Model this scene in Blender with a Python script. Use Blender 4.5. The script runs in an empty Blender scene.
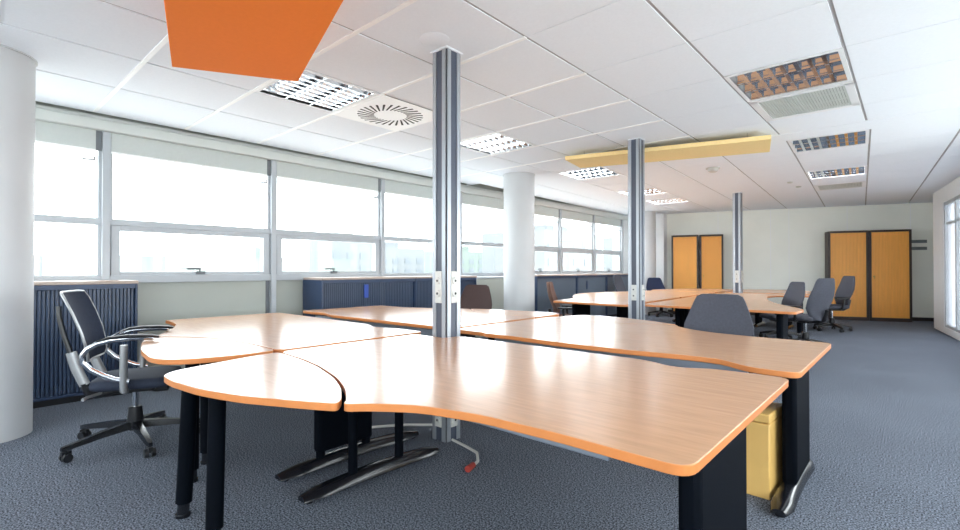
import bpy, bmesh, math, random
from mathutils import Vector, Matrix
random.seed(4)
PI = math.pi
S = bpy.context.scene
COL = S.collection

# ------------------------------------------------------------------ camera, sky, light, exposure
cam_d = bpy.data.cameras.new('camera'); cam = bpy.data.objects.new('camera', cam_d); COL.objects.link(cam)
cam.location = (0, 0, 1.18)
cam.rotation_euler = (math.radians(90.53), 0, math.radians(41.75))
cam_d.sensor_width = 36; cam_d.lens = 484 / 960 * 36; cam_d.clip_start = .02
S.camera = cam

w = bpy.data.worlds.new('sky'); S.world = w; w.use_nodes = True
bg = w.node_tree.nodes['Background']
bg.inputs['Color'].default_value = (.92, .965, 1, 1); bg.inputs['Strength'].default_value = 4.0


def portal(name, loc, rot, sx, sy):
    l = bpy.data.lights.new(name, 'AREA'); l.shape = 'RECTANGLE'; l.size = sx; l.size_y = sy
    l.cycles.is_portal = True
    o = bpy.data.objects.new(name, l); COL.objects.link(o); o.location = loc; o.rotation_euler = rot


portal('daylight_facade', (-6.16, 5.1, 1.75), (0, -PI / 2, 0), 1.3, 15.6)
portal('fill_daylight_rear', (-1.6, -3.72, 1.6), (PI / 2, 0, 0), 7.5, 1.4)  # portal of the added window band behind the camera
portal('fill_daylight_right', (1.92, 2.6, 1.475), (0, PI / 2, math.radians(6.9)), 1.35, 10.9)  # portal of the added window band beside the camera

portal('fill_daylight_partition', (.78, 10.5, 1.3), (0, PI / 2, math.radians(6.9)), 2.3, 3.8)  # portal for added daylight coming through the partition

S.view_settings.view_transform = 'Standard'; S.view_settings.look = 'None'
S.view_settings.gamma = 1; S.view_settings.use_curve_mapping = False
S.view_settings.exposure = 1.3
S.cycles.max_bounces = 10; S.cycles.diffuse_bounces = 6; S.cycles.glossy_bounces = 4
S.cycles.transparent_max_bounces = 12
S.cycles.use_denoising = True
S.cycles.sample_clamp_indirect = 8


# ------------------------------------------------------------------ materials
def lin(c):
    return tuple(((v / 255) / 12.92 if v / 255 <= .04045 else ((v / 255 + .055) / 1.055) ** 2.4) for v in c) + (1,)


def mat(name, rgb, rough=.5, metal=0, spec=.5, noise=0, nscale=8, bump=0, bscale=200, coat=0, stretch=None):
    m = bpy.data.materials.new(name); m.use_nodes = True
    nt = m.node_tree; b = nt.nodes['Principled BSDF']
    c = lin(rgb)
    b.inputs['Base Color'].default_value = c
    b.inputs['Roughness'].default_value = rough; b.inputs['Metallic'].default_value = metal
    b.inputs['Specular IOR Level'].default_value = spec; b.inputs['Coat Weight'].default_value = coat
    tc = nt.nodes.new('ShaderNodeTexCoord'); src = tc.outputs['Object']
    if stretch:
        mp = nt.nodes.new('ShaderNodeMapping'); mp.inputs['Scale'].default_value = stretch
        nt.links.new(src, mp.inputs['Vector']); src = mp.outputs['Vector']
    n = nt.nodes.new('ShaderNodeTexNoise'); n.inputs['Scale'].default_value = nscale; n.inputs['Detail'].default_value = 4
    nt.links.new(src, n.inputs['Vector'])
    r = nt.nodes.new('ShaderNodeValToRGB')
    k = noise
    r.color_ramp.elements[0].position = .3; r.color_ramp.elements[1].position = .7
    r.color_ramp.elements[0].color = tuple(v * (1 - k) for v in c[:3]) + (1,)
    r.color_ramp.elements[1].color = tuple(min(1, v * (1 + k)) for v in c[:3]) + (1,)
    nt.links.new(n.outputs['Fac'], r.inputs['Fac']); nt.links.new(r.outputs['Color'], b.inputs['Base Color'])
    if bump:
        n2 = nt.nodes.new('ShaderNodeTexNoise'); n2.inputs['Scale'].default_value = bscale; n2.inputs['Detail'].default_value = 3
        nt.links.new(tc.outputs['Object'], n2.inputs['Vector'])
        bp = nt.nodes.new('ShaderNodeBump'); bp.inputs['Strength'].default_value = bump; bp.inputs['Distance'].default_value = .004
        nt.links.new(n2.outputs['Fac'], bp.inputs['Height']); nt.links.new(bp.outputs['Normal'], b.inputs['Normal'])
    return m


M = {}
M['ceiling'] = mat('ceiling tile', (237, 241, 247), .9, noise=.015, nscale=60, spec=.2)
M['plenum'] = mat('ceiling joint', (128, 126, 126), .9)
M['rail_grey'] = mat('grey ceiling rail', (168, 166, 166), .6)
M['rail_white'] = mat('white ceiling rail', (250, 250, 250), .4)
M['wall'] = mat('painted wall', (238, 239, 230), .8, noise=.02, nscale=2)
M['white'] = mat('white paint', (238, 239, 240), .6, noise=.015, nscale=3)
M['spandrel'] = mat('grey spandrel panel', (176, 180, 172), .5, noise=.03, nscale=2)
M['pelmet'] = mat('pelmet paint', (206, 210, 206), .5)
M['alu'] = mat('window aluminium', (178, 183, 188), .4, metal=0, spec=.5, noise=.02)
M['alu_dark'] = mat('window gasket', (110, 114, 118), .5)
M['blind'] = mat('blind fabric', (196, 201, 198), .8, noise=.02, nscale=30)
M['column'] = mat('column paint', (200, 202, 204), .55, noise=.02, nscale=3)
M['post_alu'] = mat('anodised aluminium', (172, 177, 184), .35, metal=.6, noise=.02)
M['post_panel'] = mat('grey post panel', (72, 78, 92), .35, noise=.04)
M['groove'] = mat('dark groove', (40, 40, 44), .6)
M['socket'] = mat('white socket plastic', (200, 200, 196), .4)
M['hole'] = mat('socket holes', (50, 50, 52), .6)
M['beech'] = mat('beech laminate', (192, 149, 116), .2, noise=.09, nscale=5, spec=.42, stretch=(1.2, 12, 1))
M['beech_y'] = mat('beech laminate long', (192, 149, 116), .22, noise=.04, nscale=4, spec=.42, stretch=(3, .8, 1))
M['edge'] = mat('beech edge band', (196, 122, 66), .35, noise=.06, nscale=10)
M['navy'] = mat('navy leg paint', (4, 8, 16), .7, spec=.06, noise=.1, nscale=4)
M['foot'] = mat('glossy black foot', (20, 22, 28), .2, spec=.7, noise=.1)
M['rail'] = mat('grey steel rail', (140, 148, 160), .35, metal=.5, noise=.03)
M['cab_blue'] = mat('blue cabinet carcass', (44, 62, 92), .4, noise=.05)
M['tambour'] = mat('blue tambour slats', (48, 64, 90), .35, noise=.06, nscale=3)
M['tambour_grey'] = mat('grey blue tambour slats', (92, 104, 118), .35, noise=.05, nscale=3)
M['cab_top'] = mat('pale cabinet top', (176, 158, 146), .35, noise=.05)
M['brown_frame'] = mat('dark brown cabinet frame', (46, 34, 32), .45)
M['beech_tambour'] = mat('beech tambour slats', (246, 176, 84), .4, noise=.05, nscale=6, stretch=(6, 6, .6))
M['key'] = mat('brass key', (190, 160, 90), .3, metal=.9)
M['orange'] = mat('orange felt baffle', (255, 134, 44), .85, noise=.03, nscale=40)
M['yellow'] = mat('yellow felt baffle', (250, 220, 156), .85, noise=.03, nscale=40)
M['mirror'] = mat('bright louvre aluminium', (225, 228, 232), .1, metal=1)
M['lamp_body'] = mat('lamp housing', (235, 236, 238), .4)
M['grille'] = mat('vent grille', (200, 205, 200), .5)
M['slot'] = mat('vent slot', (60, 58, 58), .8)
M['fabric'] = mat('charcoal chair fabric', (72, 74, 84), .9, noise=.12, nscale=60, bump=.2, bscale=400)
M['fabric_brown'] = mat('brown chair fabric', (104, 76, 66), .85, noise=.12, nscale=60, bump=.2, bscale=400)
M['fabric_dark_brown'] = mat('dark brown chair fabric', (66, 48, 46), .85, noise=.12, nscale=60, bump=.2, bscale=400)
M['fabric_blue'] = mat('navy chair fabric', (38, 48, 78), .85, noise=.12, nscale=60)
M['black'] = mat('black plastic', (24, 25, 29), .35, noise=.05)
M['chrome'] = mat('chrome', (205, 208, 214), .15, metal=1)
M['silver'] = mat('silver plastic', (160, 162, 164), .35, metal=.5)
M['mesh'] = mat('blue grey chair mesh', (36, 44, 62), .85, spec=.15, noise=.25, nscale=120, bump=.2, bscale=500)
M['seat_blue'] = mat('blue black seat fabric', (34, 42, 60), .8, noise=.1, nscale=60)
M['beige'] = mat('beige steel', (212, 172, 100), .45, noise=.03)
M['cable'] = mat('white cable', (190, 190, 186), .5)
M['red'] = mat('red plug', (150, 50, 40), .5)
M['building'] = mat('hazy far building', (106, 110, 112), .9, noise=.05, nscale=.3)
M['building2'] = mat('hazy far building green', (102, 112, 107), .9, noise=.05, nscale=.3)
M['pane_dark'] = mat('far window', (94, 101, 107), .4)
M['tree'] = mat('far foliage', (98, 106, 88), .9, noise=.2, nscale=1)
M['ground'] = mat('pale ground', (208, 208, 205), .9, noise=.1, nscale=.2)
M['plaque'] = mat('grey door plaque', (108, 116, 116), .4)

# carpet
m = mat('carpet', (113, 120, 132), .95, noise=.8, nscale=125, bump=.6, bscale=300, spec=.1); M['carpet'] = m
nt = m.node_tree; b = nt.nodes['Principled BSDF']
n3 = nt.nodes.new('ShaderNodeTexNoise'); n3.inputs['Scale'].default_value = 1.3; n3.inputs['Detail'].default_value = 3
tc = [n for n in nt.nodes if n.type == 'TEX_COORD'][0]; nt.links.new(tc.outputs['Object'], n3.inputs['Vector'])
mx = nt.nodes.new('ShaderNodeMixRGB'); mx.blend_type = 'MULTIPLY'; mx.inputs['Fac'].default_value = .3
ramp = [n for n in nt.nodes if n.type == 'VALTORGB'][0]; ramp.color_ramp.elements[0].position = .4; ramp.color_ramp.elements[1].position = .62
nt.links.new(ramp.outputs['Color'], mx.inputs['Color1']); nt.links.new(n3.outputs['Fac'], mx.inputs['Color2'])
nt.links.new(mx.outputs['Color'], b.inputs['Base Color'])

# window glass: a thin clear pane with a faint mirror
m = bpy.data.materials.new('window glass'); m.use_nodes = True; nt = m.node_tree; nt.nodes.clear()
out = nt.nodes.new('ShaderNodeOutputMaterial'); tr = nt.nodes.new('ShaderNodeBsdfTransparent'); gl = nt.nodes.new('ShaderNodeBsdfGlossy')
tr.inputs['Color'].default_value = (.97, .985, .98, 1); gl.inputs['Roughness'].default_value = .02
mix = nt.nodes.new('ShaderNodeMixShader'); mix.inputs['Fac'].default_value = .05
nt.links.new(tr.outputs[0], mix.inputs[1]); nt.links.new(gl.outputs[0], mix.inputs[2]); nt.links.new(mix.outputs[0], out.inputs[0])
M['glass'] = m
m = bpy.data.materials.new('frosted partition glass'); m.use_nodes = True; nt = m.node_tree; b = nt.nodes['Principled BSDF']
b.inputs['Base Color'].default_value = lin((214, 220, 228)); b.inputs['Roughness'].default_value = .3
tr = nt.nodes.new('ShaderNodeBsdfTransparent'); mix = nt.nodes.new('ShaderNodeMixShader'); mix.inputs['Fac'].default_value = .4  # see-through share added so daylight brightens the back wall
nt.links.new(b.outputs[0], mix.inputs[1]); nt.links.new(tr.outputs[0], mix.inputs[2]); nt.links.new(mix.outputs[0], nt.nodes['Material Output'].inputs[0])
M['frost'] = m


# ------------------------------------------------------------------ mesh helpers
class MB:
    def __init__(s): s.bm = bmesh.new()

    def hexa(s, p, mi=0):
        v = [s.bm.verts.new(q) for q in p]
        for f in ((3, 2, 1, 0), (4, 5, 6, 7), (0, 1, 5, 4), (1, 2, 6, 5), (2, 3, 7, 6), (3, 0, 4, 7)):
            s.bm.faces.new([v[i] for i in f]).material_index = mi
        return s

    def box(s, x0, x1, y0, y1, z0, z1, mi=0):
        return s.hexa([(x0, y0, z0), (x1, y0, z0), (x1, y1, z0), (x0, y1, z0), (x0, y0, z1), (x1, y0, z1), (x1, y1, z1), (x0, y1, z1)], mi)

    def obox(s, c, d, size, mi=0):
        """box centred at c, its local x along the plan direction d (angle)"""
        R = Matrix.Rotation(d, 3, 'Z'); c = Vector(c)
        x, y, z = (q / 2 for q in size)
        P = [(-x, -y, -z), (x, -y, -z), (x, y, -z), (-x, y, -z), (-x, -y, z), (x, -y, z), (x, y, z), (-x, y, z)]
        return s.hexa([c + R @ Vector(p) for p in P], mi)

    def prism(s, poly, z0, z1, mi=0, side=None):
        a = sum(poly[i][0] * poly[(i + 1) % len(poly)][1] - poly[(i + 1) % len(poly)][0] * poly[i][1] for i in range(len(poly)))
        if a < 0: poly = poly[::-1]
        lo = [s.bm.verts.new((x, y, z0)) for x, y in poly]; hi = [s.bm.verts.new((x, y, z1)) for x, y in poly]
        s.bm.faces.new(lo[::-1]).material_index = mi; s.bm.faces.new(hi).material_index = mi
        n = len(poly)
        for i in range(n):
            s.bm.faces.new((lo[i], lo[(i + 1) % n], hi[(i + 1) % n], hi[i])).material_index = mi if side is None else side
        return s

    def loft(s, rings, closed=True, mi=0):
        R = [[s.bm.verts.new(p) for p in r] for r in rings]; n = len(R[0])
        for a, b2 in zip(R, R[1:]):
            for i in range(n):
                s.bm.faces.new((a[i], a[(i + 1) % n], b2[(i + 1) % n], b2[i])).material_index = mi
        if closed:
            s.bm.faces.new(R[0][::-1]).material_index = mi; s.bm.faces.new(R[-1]).material_index = mi
        return s

    def tube(s, pts, r, seg=10, mi=0, loop=False, flat=1.0):
        pts = [Vector(p) for p in pts]; n = len(pts); rings = []
        up = Vector((0, 0, 1)); prev = None
        for i, p in enumerate(pts):
            if loop: t = pts[(i + 1) % n] - pts[i - 1]
            else: t = pts[min(i + 1, n - 1)] - pts[max(i - 1, 0)]
            t.normalize()
            if prev is None: a = t.cross(up if abs(t.z) < .9 else Vector((1, 0, 0))).normalized()
            else: a = (prev - t * prev.dot(t)).normalized()
            prev = a; c = t.cross(a)
            rr = r[i] if isinstance(r, (list, tuple)) else r
            rings.append([p + (a * math.cos(k * 2 * PI / seg) + c * math.sin(k * 2 * PI / seg) * flat) * rr for k in range(seg)])
        if loop: return s.loft(rings + [rings[0]], False, mi)
        return s.loft(rings, True, mi)

    def cyl(s, p0, p1, r, r1=None, seg=20, mi=0):
        return s.tube([p0, p1], [r, r if r1 is None else r1], seg, mi)

    def lathe(s, prof, c=(0, 0, 0), seg=32, mi=0):
        return s.loft([[(c[0] + r * math.cos(2 * PI * k / seg), c[1] + r * math.sin(2 * PI * k / seg), c[2] + z) for k in range(seg)] for r, z in prof], True, mi)

    def move(s, mx):
        bmesh.ops.transform(s.bm, matrix=mx, verts=s.bm.verts); return s

    def build(s, name, mats, parent=None, loc=None, rotz=0, bevel=0, angle=35, subsurf=0):
        bmesh.ops.remove_doubles(s.bm, verts=s.bm.verts, dist=1e-6)
        bmesh.ops.recalc_face_normals(s.bm, faces=s.bm.faces)
        me = bpy.data.meshes.new(name); s.bm.to_mesh(me); s.bm.free()
        for k in (mats if isinstance(mats, (list, tuple)) else [mats]): me.materials.append(M[k])
        for p in me.polygons: p.use_smooth = True
        me.set_sharp_from_angle(angle=math.radians(angle))
        o = bpy.data.objects.new(name, me); COL.objects.link(o)
        if parent: o.parent = parent
        if loc: o.location = loc
        o.rotation_euler.z = rotz
        if bevel:
            md = o.modifiers.new('bevel', 'BEVEL'); md.width = bevel; md.segments = 2; md.limit_method = 'ANGLE'; md.angle_limit = math.radians(40)
        if subsurf:
            md = o.modifiers.new('sub', 'SUBSURF'); md.levels = subsurf; md.render_levels = subsurf
        return o


def tag(o, label, cat, group=None):
    o['label'] = label; o['category'] = cat
    if group: o['group'] = group
    return o


def thing(name, label, cat, loc=(0, 0, 0), rotz=0, group=None):
    o = bpy.data.objects.new(name, None); COL.objects.link(o); o.location = loc; o.rotation_euler.z = rotz
    o.empty_display_size = .1
    return tag(o, label, cat, group)


def struct(o):
    o['kind'] = 'structure'; return o


def dup(root, loc, rotz, label, group=None, scale=None):
    r = root.copy(); COL.objects.link(r); r.location = loc; r.rotation_euler.z = rotz; r['label'] = label
    if group: r['group'] = group
    if scale: r.scale = scale
    for ch in list(root.children):
        c = ch.copy(); COL.objects.link(c); c.parent = r
        for g in list(ch.children):
            d = g.copy(); COL.objects.link(d); d.parent = c
    return r


def fillet(poly, r=.06, n=5):
    res = []; N = len(poly)
    for i in range(N):
        a, p, c = Vector(poly[i - 1]), Vector(poly[i]), Vector(poly[(i + 1) % N])
        d = min(r, (a - p).length * .45, (c - p).length * .45)
        q0 = p + (a - p).normalized() * d; q1 = p + (c - p).normalized() * d
        for k in range(n + 1):
            t = k / n; q = q0 * (1 - t) ** 2 + p * 2 * t * (1 - t) + q1 * t * t
            res.append((q.x, q.y))
    return res


# ------------------------------------------------------------------ the room
CZ = 2.71
TH = math.radians(3.5)          # far half of the ceiling grid is turned by this angle
TB = math.radians(17.94)        # direction of the back wall
UX, UY = (math.cos(TB), math.sin(TB)), (-math.sin(TB), math.cos(TB))   # along the back wall / into it
BW0 = (-4.92, 13.4)


def bw(a, d, z=0): return (BW0[0] + UX[0] * a + UY[0] * d, BW0[1] + UX[1] * a + UY[1] * d, z)


def rx(y): return .324 + (13.4 - y) * .1195         # face of the right wall at depth y


mb = MB(); mb.prism([(-6.3, -3.8), (2.6, -3.8), (.5, 15.6), (-6.3, 15.6)], -.1, 0); struct(mb.build('floor', 'carpet'))

# ceiling: square tiles with open joints
GX, GY, TP, TQ = -.34, 1.0, .775, .785
mb = MB(); mb.prism([(-6.3, -3.8), (2.6, -3.8), (.5, 15.6), (-6.3, 15.6)], 2.86, 2.95)
ceil_o = struct(mb.build('ceiling', 'plenum'))
mb = MB()
near_skip = {(0, 4), (0, 5), (4, 1), (4, 2), (4, 4)}
far_skip = {(0, 0), (0, 3), (0, 5), (4, 0), (4, 3), (4, 5)}


def nx(i): return GX - TP * i


for i in range(-4, 7):
    xa, xb = nx(i + 1), nx(i)
    if i == 6: xa = -5.94
    for j in range(-6, 7):
        ya, yb = GY + TQ * j, GY + TQ * (j + 1)
        if j == 6: yb = 6.37
        if (i, j) in near_skip or xa >= rx(ya) - .05: continue
        mb.box(xa + .011, xb - .011, ya + .003, yb - .003, CZ, CZ + .02)
Rf = Matrix.Translation((-.33, 6.75, 0)) @ Matrix.Rotation(TH, 4, 'Z')


def far(u, v, z=0): return Rf @ Vector((u, v, z))


for i in range(-4, 7):
    for j in range(0, 11):
        if (i, j) in far_skip: continue
        ua, ub, va, vb = -TP * (i + 1) + .011, -TP * i - .011, TQ * j + .003, TQ * (j + 1) - .003
        P = [far(u, v, z) for z in (CZ, CZ + .02) for u, v in ((ua, va), (ub, va), (ub, vb), (ua, vb))]
        cx = sum(p.x for p in P) / 8; cy = sum(p.y for p in P) / 8
        if P[0].x < -6.4 or cx > rx(cy) + .3: continue
        mb.hexa(P)
mb.build('tile', 'ceiling', ceil_o)
mb = MB()
for i in range(-4, 7): mb.box(nx(i) - .02, nx(i) + .02, -3.6, min(6.36, 13.4 - (nx(i) + .0 - .324) / .1195), CZ + .007, CZ + .012)
mb.build('rail', 'rail_grey', ceil_o)
mb = MB()
for i in range(-4, 8):
    u = -TP * i
    va, vb = .01, 8.6 if i >= 0 else 8.6 + i * .9
    mb.hexa([far(uu, v, z) for z in (CZ + .007, CZ + .012) for uu, v in ((u - .02, va), (u + .02, va), (u + .02, vb), (u - .02, vb))])
mb.build('rail', 'rail_grey', ceil_o)
mb = MB()
L = far(-5.7, 0); R2 = far(1.2, 0)
mb.prism([(-6.0, 6.36), (1.4, 6.36), (R2.x, R2.y - .003), (L.x, L.y - .003)], CZ - .003, CZ + .02)
mb.build('joint_band', 'ceiling', ceil_o)
for j in range(-2, 7):          # cross rails on the window side, painted white where seams catch light
    mb = MB(); y = GY + TQ * j
    mb.box(-5.9, nx(2) + .0, y - .016, y + .016, CZ - .006, CZ + .004)
    mb.build('cross_rail', 'rail_white', ceil_o)

# facade
WX = -6.05
BAYS = [-2.285, -.585, 1.115, 2.815, 4.5, 6.2, 7.88, 9.5, 11.07, 12.65]
mb = MB(); mb.box(-6.3, WX, -3.8, 13.6, 0, 1.045); mb.box(-6.3, WX, -3.8, 13.6, 2.5, 2.95)
mb.box(-6.3, WX, 12.68, 13.6, 1.045, 2.5, 0); mb.box(-6.3, WX, -3.8, -2.32, 1.045, 2.5)
struct(mb.build('wall_left', 'spandrel'))
mb = MB(); mb.box(WX, -5.95, -3.8, 12.9, 2.555, 2.66); mb.box(WX, -5.975, -3.8, 12.9, 2.66, 2.70)
struct(mb.build('trim_1', 'pelmet', bevel=.012))
mb = MB(); mb.box(WX, -5.965, 12.69, 13.5, 0, 2.95); struct(mb.build('trim_2', 'white'))
SASH = {2, 3, 6, 7, 8}
for k in range(9):
    y0, y1 = BAYS[k], BAYS[k + 1]
    mb = MB()
    mb.box(-6.16, -5.985, y0 - .032, y0 + .032, 0, 2.555)                   # mullion
    if k == 8: mb.box(-6.16, -5.985, y1 - .032, y1 + .032, 0, 2.555)
    mb.box(-6.14, -6.01, y0 + .03, y1 - .03, 1.625, 1.69)                     # transom
    mb.box(-6.14, -6.0, y0 + .03, y1 - .03, 1.04, 1.12)                       # sill bar
    mb.box(-6.14, -6.03, y0 + .03, y0 + .06, 1.12, 2.5); mb.box(-6.14, -6.03, y1 - .06, y1 - .03, 1.12, 2.5)
    wo = struct(mb.build('window_%d' % (k + 1), 'alu', bevel=.004))
    mb = MB(); mb.box(-6.052, -6.04, y0 - .075, y0 - .032, 0, 1.04); mb.build('dark_strip', 'alu_dark', wo)  # flat dark strip put in for the recessed groove beside the mullion
    mb = MB(); mb.box(-6.10, -6.094, y0 + .03, y1 - .03, 1.69, 2.52); mb.build('pane', 'glass', wo)
    mb = MB(); mb.box(-6.10, -6.094, y0 + .03, y1 - .03, 1.12, 1.625); mb.build('pane', 'glass', wo)
    if k in SASH:
        mb = MB(); a, c = y0 + .045, y1 - .045
        mb.box(-6.11, -6.015, a, a + .075, 1.1, 1.625); mb.box(-6.11, -6.015, c - .075, c, 1.1, 1.625)
        mb.box(-6.11, -6.015, a + .075, c - .075, 1.575, 1.625); mb.box(-6.11, -6.015, a + .075, c - .075, 1.1, 1.155)
        so = mb.build('sash', 'alu', wo, bevel=.005)
        mb = MB(); ym = (y0 + y1) / 2
        mb.box(-6.015, -5.99, ym - .03, ym + .06, 1.125, 1.16); mb.box(-5.995, -5.985, ym - .005, ym + .012, 1.14, 1.19)
        mb.box(-5.995, -5.98, ym - .13, ym + .016, 1.178, 1.2)
        mb.build('handle', 'alu_dark', so)
    mb = MB(); mb.box(-6.04, -6.01, y1 - .19, y1 - .09, 2.255, 2.27); mb.box(-6.04, -6.0, y1 - .10, y1 - .085, 2.255, 2.30)
    mb.build('window_stay', 'silver', wo)
    # roller blind
    if k >= 1:
        where = ['', 'beside the round pillar at the left edge', 'in the wide bay above the mesh armchair', 'in the third bay, left of the tall front post',
                 'directly left of the tall front post', 'between the tall front post and the round pillar', 'behind the middle round pillar',
                 'just right of the middle round pillar', 'second from the far corner'][k] if k < 9 else ''
        if k == 8: where = 'nearest the far corner of the window wall'
        if k == 7: where = 'right of the middle pillar, second from the far corner'
        if k == 6: where = 'partly hidden behind the middle round pillar'
        t = thing('roller_blind', 'pale grey rolled up window blind ' + where, 'blind', (-6.0, (y0 + y1) / 2, 2.36), 0, 'roller blinds above the windows')
        hw = (y1 - y0) / 2
        mb = MB(); mb.box(-.004, .0, -hw + .04, hw - .085, .0, .2); mb.build('fabric', 'blind', t)
        mb = MB(); mb.box(-.012, .006, -hw + .04, hw - .085, -.012, .006); mb.build('bottom_bar', 'rail_white', t)
        mb = MB(); mb.box(-.03, -.008, hw - .088, hw - .034, .0, .2); mb.build('gap_strip', 'alu_dark', t)  # dark strip standing in for the dark gap between blind and mullion

# back wall
mb = MB(); mb.hexa([bw(-.2, 0), bw(6.2, 0), bw(6.2, .2), bw(-.2, .2), bw(-.2, 0, 2.9), bw(6.2, 0, 2.9), bw(6.2, .2, 2.9), bw(-.2, .2, 2.9)])
wb = struct(mb.build('wall_back', 'wall'))
for a in (1.15, 2.35, 2.75, 3.95, 5.15):
    mb = MB(); c = bw(a, -.001, 1.4); mb.obox(c, TB, (.012, .004, 2.8)); mb.build('panel_joint', 'white', wb)
mb = MB(); c = bw(3, -.012, .04); mb.obox(c, TB, (6.2, .02, .08)); struct(mb.build('baseboard_back', 'brown_frame'))
mb = MB(); mb.box(-6.06, -5.03, 13.15, 13.7, 0, 2.95); struct(mb.build('trim_3', 'white'))

# right wall: white pier, glazed partition, then a wall with unseen windows added beside the camera for light
mb = MB(); mb.prism([(rx(13.4), 13.4), (rx(12.45), 12.45), (rx(12.45) + .25, 12.45), (rx(13.4) + .25, 13.4)], 0, 2.95)
mb.prism([(rx(13.4) + .1, 13.35), (rx(13.4) + .3, 13.35), (.75, 15.6), (.52, 15.6)], 0, 2.95)
struct(mb.build('trim_4', 'white'))


def rbox(mb, ya, yb, z0, z1, d0=0, d1=.1, mi=0):
    return mb.hexa([(rx(ya) + d0, ya, z0), (rx(ya) + d1, ya, z0), (rx(yb) + d1, yb, z0), (rx(yb) + d0, yb, z0),
                    (rx(ya) + d0, ya, z1), (rx(ya) + d1, ya, z1), (rx(yb) + d1, yb, z1), (rx(yb) + d0, yb, z1)], mi)


mb = MB(); rbox(mb, 8.6, 12.45, 2.42, 2.95, 0, .2); rbox(mb, 8.6, 12.45, 0, .12, 0, .2); rbox(mb, 8.45, 8.6, 0, 2.95, 0, .2)
rbox(mb, -3.8, 8.45, 0, .8, 0, .2); rbox(mb, -3.8, 8.45, 2.15, 2.95, 0, .2); rbox(mb, -3.8, -2.9, .8, 2.15, 0, .2); rbox(mb, 8.1, 8.45, .8, 2.15, 0, .2)
struct(mb.build('wall_right', 'white'))
mb = MB()
for y in (12.40, 11.55, 10.7, 9.8, 8.9):
    rbox(mb, y - .04, y + .04, .12, 2.42, .01, .09)
rbox(mb, 8.6, 12.45, 2.36, 2.42, .015, .085); rbox(mb, 8.6, 12.45, .12, .17, .015, .085); rbox(mb, 8.6, 12.45, 2.0, 2.04, .02, .08)
wo = struct(mb.build('window_10', 'alu')); mb = MB(); rbox(mb, 8.6, 12.45, .15, 2.4, .045, .06); mb.build('pane', 'frost', wo)
mb = MB()
for y in (-2.9, -.7, 1.5, 3.7, 5.9, 8.1): rbox(mb, y - .04, y + .04, .8, 2.15, .04, .16)
wo = struct(mb.build('window_11', 'alu')); mb = MB(); rbox(mb, -2.9, 8.1, .8, 2.15, .1, .106); mb.build('pane', 'glass', wo)  # unseen window band, added as a light source

# wall behind the camera, with an unseen window band added to brighten the room
mb = MB(); mb.box(-6.3, 2.6, -3.8, -3.6, 0, .9); mb.box(-6.3, 2.6, -3.8, -3.6, 2.3, 2.95)
mb.box(-6.3, -5.4, -3.8, -3.6, .9, 2.3); mb.box(2.1, 2.6, -3.8, -3.6, .9, 2.3); struct(mb.build('wall_rear', 'white'))
mb = MB()
for x in (-5.4, -3.6, -1.7, .2, 2.1): mb.box(x - .03, x + .03, -3.78, -3.62, .9, 2.3)
wo = struct(mb.build('window_12', 'alu')); mb = MB(); mb.box(-5.4, 2.1, -3.70, -3.694, .9, 2.3); mb.build('pane', 'glass', wo)  # unseen window band, added as fill from behind

# round pillars
for x, y in ((-4.86, .225), (-4.74, 6.26), (-5.3, 12.6)):
    mb = MB(); mb.lathe([(.25, 0), (.25, CZ - .012), (.262, CZ - .01), (.262, CZ + .015)], (x, y, 0), 48)
    struct(mb.build('pillar', 'column', angle=50))


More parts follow.
